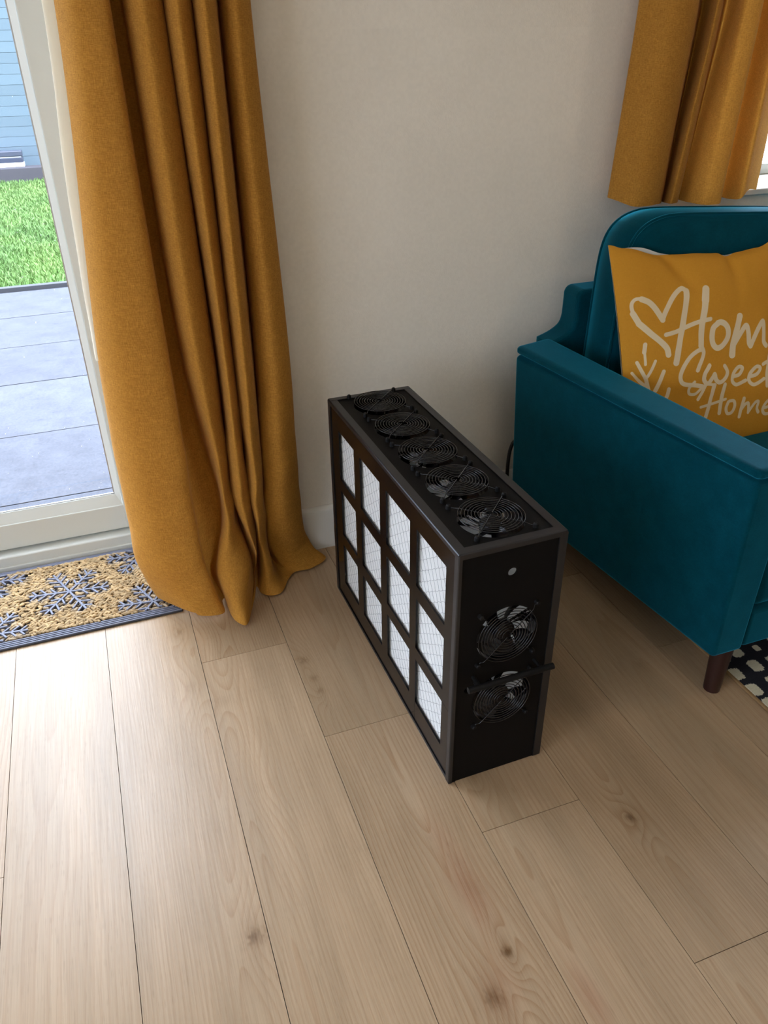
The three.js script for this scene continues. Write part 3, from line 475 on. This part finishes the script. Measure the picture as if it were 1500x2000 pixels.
  const duct = merge([new THREE.CylinderGeometry(FR - 0.0003, FR - 0.0003, 0.025, 64, 1, true).translate(0, -0.0125, 0), new THREE.CylinderGeometry(0.0695, 0.0695, 0.025, 64, 1, true).translate(0, -0.0125, 0), new THREE.RingGeometry(FR - 0.0003, 0.0695, 64).rotateX(Math.PI / 2).translate(0, -0.025, 0)]);
  const struts = []; for (let k = 0; k < 4; k++) struts.push(box(0.02, 0.0668, -0.0255, -0.022, -0.002, 0.002).rotateY(k * Math.PI / 2 + 0.4));
  const ductG = merge([duct, ...struts]);
  const hubPts = [[0.0001, -0.0045], [0.018, -0.0045], [0.0215, -0.006], [0.0225, -0.009], [0.0225, -0.0225], [0.0001, -0.0225]].map(([x, y]) => new THREE.Vector2(x, y)).reverse();
  const hubG = new THREE.LatheGeometry(hubPts, 40);
  const bladeG = (() => {
    const pos = [], idx = [], nu = 8, nv = 6;
    for (let i = 0; i <= nu; i++) for (let j = 0; j <= nv; j++) {
      const R = lerp(0.0215, 0.0645, i / nu), s = j / nv - 0.5, th = s * lerp(0.78, 0.66, i / nu) + 0.28 * (i / nu) * (i / nu), y = -0.0135 - s * lerp(0.017, 0.0135, i / nu) - 0.0022 * (1 - 4 * s * s);
      pos.push(R * Math.cos(th), y, R * Math.sin(th));
    }
    for (let i = 0; i < nu; i++) for (let j = 0; j < nv; j++) { const a = i * (nv + 1) + j, b = a + nv + 1; idx.push(a, b, a + 1, b, b + 1, a + 1); }
    const g = new THREE.BufferGeometry(); g.setAttribute('position', new THREE.Float32BufferAttribute(pos, 3)); g.setIndex(idx); g.computeVertexNormals(); return g;
  })();
  const bladeM = plast.clone(); bladeM.side = THREE.DoubleSide;
  const putFan = (place, phase) => {
    const fan = part('fan', ductG, plast, t); place(fan, 0.0025);
    part('hub', hubG, plast, fan);
    for (let k = 0; k < 7; k++) part('blade', bladeG, bladeM, fan).rotation.y = phase + k * Math.PI * 2 / 7;
    const gd = part('fan_guard', guardG, wire, t, 'black wire fan guard'); place(gd, -0.0075);
    for (let k = 0; k < 4; k++) part('rubber_knob', knobG, rubber, gd).position.set((k % 2 ? 1 : -1) * 0.0621, 0, (k < 2 ? 1 : -1) * 0.0621);
  };
  FD.forEach((d, i) => putFan((o, dn) => o.position.set(0, H - dn, d2z(d)), i * 0.37 + 0.2));
  FY.forEach((y, i) => putFan((o, dn) => { o.position.set(0, y, L / 2 - 0.0015 - (dn - 0.0025) + (dn < 0 ? -0.003 : 0)); o.rotation.x = Math.PI / 2; }, i * 0.3 + 0.5));
  // carrying bar on the front
  const bar = part('carrying_bar', new THREE.CylinderGeometry(0.0068, 0.0068, 0.194, 24).rotateZ(Math.PI / 2).translate(a2x(0.1155), 0.30, L / 2 + 0.03), rubber, t, 'black carrying bar across the front');
  for (const x of [0.045, 0.186]) part('standoff', new THREE.CylinderGeometry(0.0045, 0.0045, 0.030, 16).rotateX(Math.PI / 2).translate(a2x(x), 0.30, L / 2 + 0.0135), rubber, bar);
}
function flip(g) { const q = g.index ? g.toNonIndexed() : g, p = q.attributes.position.array; for (const n of ['position', 'normal', 'uv']) { const a = q.attributes[n]; if (!a) continue; const s = a.itemSize; for (let i = 0; i < a.count; i += 3) for (let k = 0; k < s; k++) { const x = a.array[(i + 1) * s + k]; a.array[(i + 1) * s + k] = a.array[(i + 2) * s + k]; a.array[(i + 2) * s + k] = x; } } q.computeVertexNormals(); return q; }
{
  const cab = thing('power_cable', 'black cable hanging by the skirting board behind the sofa arm', 'cable', [1.16, 0, -2.0]);
  part('cord', tube([[1.22, 0.30, -1.985], [1.178, 0.285, -2.0], [1.166, 0.262, -2.0], [1.161, 0.23, -2.0], [1.16, 0.17, -2.0], [1.161, 0.09, -1.995], [1.14, 0.02, -1.985], [1.08, 0.0068, -1.97], [0.98, 0.0068, -1.93], [0.82, 0.0068, -1.90], [0.72, 0.0068, -1.87]].map(([x, y, z]) => V(x - 1.16, y, z + 2.0)), 0.0062, 90, 8), std({ color: lin(0.01, 0.009, 0.009), roughness: 0.5 }), cab);
}
// ------------------------------------------------------------------ sofa
{
  const ox = 1.9, oz = -1.5, t = thing('sofa', 'dark teal velvet sofa with tapered wooden legs', 'sofa', [ox, 0, oz]);
  const velMap = dataTex(512, 512, (i, j) => { const n = (fbm(i / 46, j / 60, 3) - 0.5) * 18 + (noise(i / 1.5, j / 1.5, 4) - 0.5) * 16 + (noise(i / 9, j / 3, 6) - 0.5) * 6; return [5 + n * 0.3, 58 + n * 0.75, 70 + n * 0.85]; }, { repeat: [3, 3] });
  const vel = phys({ map: velMap, roughness: 0.7, sheen: 1.6, sheenColor: lin(0.05, 0.62, 0.95), sheenRoughness: 0.75, specularIntensity: 0.35, specularColor: lin(0.03, 0.5, 1.0) });
  const wood = std({ color: lin(0.022, 0.005, 0.004), roughness: 0.42 });
  const S = (g) => g.translate(-ox, 0, -oz);
  const hexa = (A, r = 0.018, seg = 4, [hx, hy, hz] = [0.11, 0.51, 0.86]) => {          // A: eight corners [x][y][z], rounded block bent onto them
    const g = new RoundedBoxGeometry(hx, hy, hz, seg, r), p = g.attributes.position;
    for (let i = 0; i < p.count; i++) {
      const u = p.getX(i) / hx + 0.5, v = p.getY(i) / hy + 0.5, w = p.getZ(i) / hz + 0.5, o = [0, 0, 0];
      for (let k = 0; k < 8; k++) { const f = (k & 1 ? u : 1 - u) * (k & 2 ? v : 1 - v) * (k & 4 ? w : 1 - w); for (let c = 0; c < 3; c++) o[c] += f * A[k][c]; }
      p.setXYZ(i, ...o);
    }
    g.computeVertexNormals(); return mv(g);
  };
  const mv = (g) => { g.deleteAttribute('uv'); g.deleteAttribute('normal'); const q = mergeVertices(g, 1e-5); q.computeVertexNormals(); return planar(q); };
  const planar = (g) => { const p = g.attributes.position, n = g.attributes.normal, uv = []; for (let i = 0; i < p.count; i++) { const ax = Math.abs(n.getX(i)), ay = Math.abs(n.getY(i)), az = Math.abs(n.getZ(i)); if (ax > ay && ax > az) uv.push(p.getZ(i), p.getY(i)); else if (ay > az) uv.push(p.getX(i), p.getZ(i)); else uv.push(p.getX(i), p.getY(i)); } g.setAttribute('uv', new THREE.Float32BufferAttribute(uv, 2)); return g; };
  const XR = 2.93;                                   // the right-hand end, out of view
  for (const m of [0, 1]) {
    const X = (x) => m ? 1.18 + XR - x : x;
    const C = [[1.112, 0.14, -1.885], [1.215, 0.14, -1.90], [1.086, 0.655, -1.885], [1.215, 0.655, -1.915], [1.199, 0.14, -1.045], [1.288, 0.14, -1.045], [1.183, 0.65, -1.035], [1.285, 0.65, -1.035]];
    const A = m ? [1, 0, 3, 2, 5, 4, 7, 6].map((k) => [X(C[k][0]), C[k][1], C[k][2]]) : C;
    const cut = (lo, hi) => [0, 1, 2, 3, 4, 5, 6, 7].map((k) => { const b = k & ~2, tp = k | 2, f = k & 2 ? hi : lo; return [0, 1, 2].map((c) => lerp(A[b][c], A[tp][c], f)); });
    const arm = part('arm', S(hexa(cut(0, 0.948), 0.014)), vel, t);
    part('arm_pad', S(hexa(cut(0.954, 1), 0.016, 5, [0.11, 0.042, 0.86])), vel, arm);
  }
  const bf = new THREE.Shape(); bf.moveTo(1.205, 0.15); bf.lineTo(1.205, 0.64); bf.quadraticCurveTo(1.255, 0.655, 1.272, 0.675); bf.quadraticCurveTo(1.283, 0.69, 1.283, 0.72); bf.lineTo(1.283, 0.77); bf.quadraticCurveTo(1.285, 0.782, 1.297, 0.783); bf.lineTo(2.81, 0.783); bf.quadraticCurveTo(2.825, 0.782, 2.827, 0.77); bf.lineTo(2.83, 0.69); bf.quadraticCurveTo(2.84, 0.655, 2.905, 0.64); bf.lineTo(2.905, 0.15); bf.closePath();
  part('back_frame', S(new THREE.ExtrudeGeometry(bf, { depth: 0.06, bevelThickness: 0.012, bevelSize: 0.01, bevelSegments: 3, curveSegments: 8 }).translate(0, 0, -1.948)), vel, t);
  part('front_rail', S(mv(new RoundedBoxGeometry(2.82 - 1.29, 0.11, 0.05, 3, 0.012).translate((1.29 + 2.82) / 2, 0.197, -1.075))), vel, t);
  part('seat_base', S(box(1.27, 2.84, 0.16, 0.25, -1.88, -1.1)), vel, t);
  // boxed cushions: rounded outline, gently crowned faces, piping on both edges
  const cushion = (x0, x1, y0, y1, r, th, crown) => {
    const n = 26, m = 22, pos = [], idx = [], hw = (x1 - x0) / 2, hh = (y1 - y0) / 2, cx = (x0 + x1) / 2, cy = (y0 + y1) / 2, out = [];
    const sq = (a, b) => { const k = 6, l = Math.pow(Math.pow(Math.abs(a), k) + Math.pow(Math.abs(b), k), 1 / k), mx = Math.max(Math.abs(a), Math.abs(b)); return l > 0 ? mx / l : 1; };
    const put = (f) => { for (let i = 0; i <= n; i++) for (let j = 0; j <= n; j++) { const a = i / n * 2 - 1, b = j / n * 2 - 1, s = sq(a, b), x = cx + hw * a * s * (1 - 0.035 * (b + 1)), y = cy + hh * b * s - Math.max(0, b) * 0.06 * Math.max(0, cx + hw * a * s - x0 - 0.12), e = Math.max(Math.abs(a), Math.abs(b)); pos.push(x, y, f * (th / 2 + crown * (1 - Math.pow(e, 3.5)) * (0.85 + 0.3 * fbm(x * 6, y * 6, 3))) ); } };
    put(1); put(-1); const N = (n + 1) * (n + 1);
    for (let i = 0; i < n; i++) for (let j = 0; j < n; j++) { const a = i * (n + 1) + j, b = a + n + 1; idx.push(a, b, a + 1, b, b + 1, a + 1, N + a, N + a + 1, N + b, N + b, N + a + 1, N + b + 1); }
    const rim = []; for (let i = 0; i < n; i++) rim.push(i * (n + 1)); for (let j = 0; j < n; j++) rim.push(n * (n + 1) + j); for (let i = n; i > 0; i--) rim.push(i * (n + 1) + n); for (let j = n; j > 0; j--) rim.push(j);
    for (let k = 0; k < rim.length; k++) { const a = rim[k], b = rim[(k + 1) % rim.length], base = pos.length / 3, P = (q) => pos.slice(q * 3, q * 3 + 3), bul = 0.008; const A = P(a), B = P(b); const mid = (q) => { const dx = q[0] - cx, dy = q[1] - cy, l = Math.hypot(dx, dy); return [q[0] + dx / l * bul, q[1] + dy / l * bul, 0]; }; pos.push(...A, ...B, ...mid(A), ...mid(B), A[0], A[1], -A[2], B[0], B[1], -B[2]); idx.push(base, base + 2, base + 1, base + 1, base + 2, base + 3, base + 2, base + 4, base + 3, base + 3, base + 4, base + 5); }
    const g = new THREE.BufferGeometry(); g.setAttribute('position', new THREE.Float32BufferAttribute(pos, 3)); g.setIndex(idx); const q = mergeVertices(g, 1e-5); q.computeVertexNormals();
    return [planar(q), rim.map((k) => V(pos[k * 3], pos[k * 3 + 1], th / 2))];
  };
  for (const [x0, x1] of [[1.292, 2.05], [2.06, 2.825]]) {
    const [g, edge] = cushion(x0, x1, 0.455, 1.008, 0.1, 0.115, 0.022), tilt = (q) => q.translate(0, -0.455, 0).rotateX(-0.03).translate(0, 0.455, -1.79);
    const cu = part('back_cushion', S(tilt(g)), vel, t);
    for (const s of [1, -1]) part('piping', S(tilt(tube(edge.map((p) => V(p.x, p.y, p.z * s)), 0.0042, 240, 6, true))), vel, cu);
  }
  for (const [x0, x1] of [[1.292, 2.048], [2.054, 2.815]]) { const g = new RoundedBoxGeometry(x1 - x0, 0.2, 0.77, 4, 0.035).translate((x0 + x1) / 2, 0.342, -1.445); part('seat_cushion', S(mv(g)), vel, t); }
  for (const [x, z] of [[1.258, -1.075], [2.85, -1.075], [1.2, -1.84], [2.9, -1.84]]) part('leg', S(new THREE.CylinderGeometry(0.027, 0.020, 0.1595, 24).translate(x, 0.0802, z)), wood, t, 'dark red brown tapered wooden leg');
}
// ------------------------------------------------------------------ scatter cushion with lettering
{
  const w = 0.60, h = 0.56, ang = Math.atan2(0.2, 0.5);
  const t = thing('scatter_cushion', 'mustard cushion with white Home Sweet Home lettering on the sofa', 'cushion', [1.257, 0.943, -1.70]); t.rotation.x = -ang;
  const N = 1024, cv = document.createElement('canvas'); cv.width = cv.height = N; const c2 = cv.getContext('2d');
  c2.fillStyle = 'rgb(203,143,46)'; c2.fillRect(0, 0, N, N);
  const rnd = rng(9); for (let i = 0; i < 26000; i++) { c2.fillStyle = rnd() < 0.5 ? 'rgba(150,95,20,0.10)' : 'rgba(235,185,90,0.10)'; const hz = rnd() < 0.5; c2.fillRect(rnd() * N, rnd() * N, hz ? 3 + rnd() * 12 : 1, hz ? 1 : 3 + rnd() * 12); }
  c2.strokeStyle = 'rgb(226,206,170)'; c2.lineCap = 'round'; c2.lineJoin = 'round';
  const px = (a) => (a + 0.02) / w * N, py = (b) => (0.018 - b) / h * N;
  for (const s of STROKES) {
    const P = []; for (let i = 1; i < s.length; i += 2) P.push([px(s[i] / 1000), py(s[i + 1] / 1000)]);
    c2.lineWidth = s[0] * 1.38 / 1000 / w * N * 0.98; c2.beginPath(); c2.moveTo(...P[0]);
    if (P.length === 2) c2.lineTo(...P[1]);
    else { for (let i = 0; i < P.length - 1; i++) { const p0 = P[Math.max(0, i - 1)], p1 = P[i], p2 = P[i + 1], p3 = P[Math.min(P.length - 1, i + 2)]; c2.bezierCurveTo(p1[0] + (p2[0] - p0[0]) / 6, p1[1] + (p2[1] - p0[1]) / 6, p2[0] - (p3[0] - p1[0]) / 6, p2[1] - (p3[1] - p1[1]) / 6, p2[0], p2[1]); } }
    c2.stroke();
  }
  const tex = new THREE.CanvasTexture(cv); tex.colorSpace = THREE.SRGBColorSpace; tex.magFilter = THREE.LinearFilter;
  const cb = dataTex(256, 256, (i, j) => { const n = 128 + 70 * (noise(i / 1.4, j / 6, 3) - 0.5) + 70 * (noise(i / 6, j / 1.4, 5) - 0.5); return [n, n, n]; }, { srgb: false, repeat: [6, 6] });
  const face = phys({ map: tex, bumpMap: cb, bumpScale: 0.0002, roughness: 0.9, specularIntensity: 0.3, side: THREE.DoubleSide }), back = std({ color: lin(0.72, 0.71, 0.68), roughness: 0.95, side: THREE.DoubleSide });
  const n = 60, edgeTop = (a) => { const pts = [[0, 0.017], [0.08, 0.005], [0.27, -0.022], [0.42, -0.026], [0.57, -0.032], [0.625, -0.044], [0.68, -0.036], [0.80, -0.030], [1, 0.010]]; for (let i = 0; i < pts.length - 1; i++) if (a <= pts[i + 1][0]) { const k = (a - pts[i][0]) / (pts[i + 1][0] - pts[i][0]); return lerp(pts[i][1], pts[i + 1][1], k * k * (3 - 2 * k)); } return 0.01; };
  const surf = (f) => {
    const pos = [], uv = [], idx = [];
    for (let i = 0; i <= n; i++) for (let j = 0; j <= n; j++) {
      const a = i / n, b = j / n, A = a * 2 - 1, B = b * 2 - 1, prof = Math.pow((1 - Math.pow(Math.abs(A), 2.6)) * (1 - Math.pow(Math.abs(B), 2.6)), 0.55);
      const top = f > 0 ? edgeTop(a) : edgeTop(a) + 0.013 * Math.exp(-Math.pow((a - 0.20) / 0.085, 2)) + 0.006 * Math.exp(-Math.pow((a - 0.63) / 0.03, 2)) - 0.002, sideIn = 0.012 * (1 - B * B) * -A;
      const x = -0.015 + a * (w - 0.012) + sideIn - (f < 0 ? 0.0035 * (1 - b) * b * 4 : 0), y = lerp(-0.54, top, b) + (f > 0 ? -0.010 * (1 - A * A) * (1 - b) : 0);
      const crease = f > 0 ? -0.012 * Math.exp(-Math.pow((a - 0.28 - 0.5 * (1 - b)) / 0.04, 2)) * sstep(b, 0.72, 0.97) * (1 - sstep(b, 0.985, 1.0)) - 0.010 * Math.exp(-Math.pow((a - 0.625 - 0.08 * (1 - b)) / 0.03, 2)) * sstep(b, 0.8, 0.97) * (1 - sstep(b, 0.985, 1)) - 0.012 * Math.exp(-Math.pow((a - 0.04 - 0.35 * (0.45 - b)) / 0.03, 2)) * sstep(0.5 - b, 0, 0.15) : 0;
      const wr = (fbm(a * 4, b * 4, 7) - 0.5) * 0.022 * prof + (fbm(a * 10, b * 7, 17) - 0.5) * 0.006 * prof;
      pos.push(x, y, f * (f > 0 ? 0.050 : 0.030) * prof + crease * Math.min(1, prof * 2.4) + wr - 0.022 - (f < 0 ? 0.0006 : 0)); uv.push((x + 0.02) / w, 1 - (0.018 - y) / h);
    }
    for (let i = 0; i < n; i++) for (let j = 0; j < n; j++) { const p = i * (n + 1) + j, q = p + n + 1; if (f > 0) idx.push(p, q, p + 1, q, q + 1, p + 1); else idx.push(p, p + 1, q, q, p + 1, q + 1); }
    const g = new THREE.BufferGeometry(); g.setAttribute('position', new THREE.Float32BufferAttribute(pos, 3)); g.setAttribute('uv', new THREE.Float32BufferAttribute(uv, 2)); g.setIndex(idx); g.computeVertexNormals(); return g;
  };
  part('front_cover', surf(1), face, t, 'mustard front with white lettering');
  part('back_cover', surf(-1), back, t, 'white back');
}
// ------------------------------------------------------------------ rug
{
  const x0 = 1.326, x1 = 2.75, z0 = -1.75, z1 = 0.35, cx = (x0 + x1) / 2, cz = (z0 + z1) / 2, t = thing('rug', 'navy rug with cream pattern and tan edging under the sofa front', 'rug', [cx, 0, cz]);
  const map = dataTex(512, 512, (i, j) => {
    const sc = 512 / 5, gx = i / sc, gy = j / sc, cxI = Math.floor(gx), cyI = Math.floor(gy); let v = 0;
    for (let a = -1; a <= 1; a++) for (let b = -1; b <= 1; b++) { const ix = cxI + a, iy = cyI + b, wx = ((ix % 5) + 5) % 5, wy = ((iy % 5) + 5) % 5; const px = ix + 0.5 + 0.3 * (hash(wx, wy, 1) - 0.5), py = iy + 0.5 + 0.3 * (hash(wx, wy, 2) - 0.5), big = hash(wx, wy, 3) > 0.3, R = big ? 0.36 : 0.2; const d = Math.pow(Math.pow(Math.abs(gx - px) / (R * 0.85), 4) + Math.pow(Math.abs(gy - py) / R, 4), 1 / 4) + (noise(i / 5, j / 5, 3) - 0.5) * 0.22; if (d < 1) v = Math.max(v, sstep(1 - d, 0, 0.12)); }
    const n = (noise(i / 1.5, j / 1.5, 6) - 0.5) * 26; return [lerp(12, 205, v) + n, lerp(15, 200, v) + n, lerp(28, 176, v) + n];
  }, { repeat: [1 / 0.30, 1 / 0.30] });
  const g = rbox(x0 - cx + 0.006, x1 - cx - 0.006, 0.0006, 0.0095, z0 - cz + 0.006, z1 - cz - 0.006, 0.003), p = g.attributes.position, uv = g.attributes.uv; for (let i = 0; i < p.count; i++) uv.setXY(i, p.getX(i), p.getZ(i));
  part('pile', g, std({ map, roughness: 1 }), t);
  const e = std({ color: lin(0.26, 0.155, 0.065), roughness: 0.9 });
  part('binding', merge([rbox(x0 - cx, x0 - cx + 0.012, 0.0005, 0.0085, z0 - cz, z1 - cz, 0.003), rbox(x1 - cx - 0.012, x1 - cx, 0.0005, 0.0085, z0 - cz, z1 - cz, 0.003), rbox(x0 - cx, x1 - cx, 0.0005, 0.0085, z0 - cz, z0 - cz + 0.012, 0.003), rbox(x0 - cx, x1 - cx, 0.0005, 0.0085, z1 - cz - 0.012, z1 - cz, 0.003)]), e, t, 'tan edging');
}
scene.traverse((o) => { if (o.isMesh) { o.castShadow = true; o.receiveShadow = true; } if (o.isPointLight) o.castShadow = true; });
renderer.render(scene, camera);
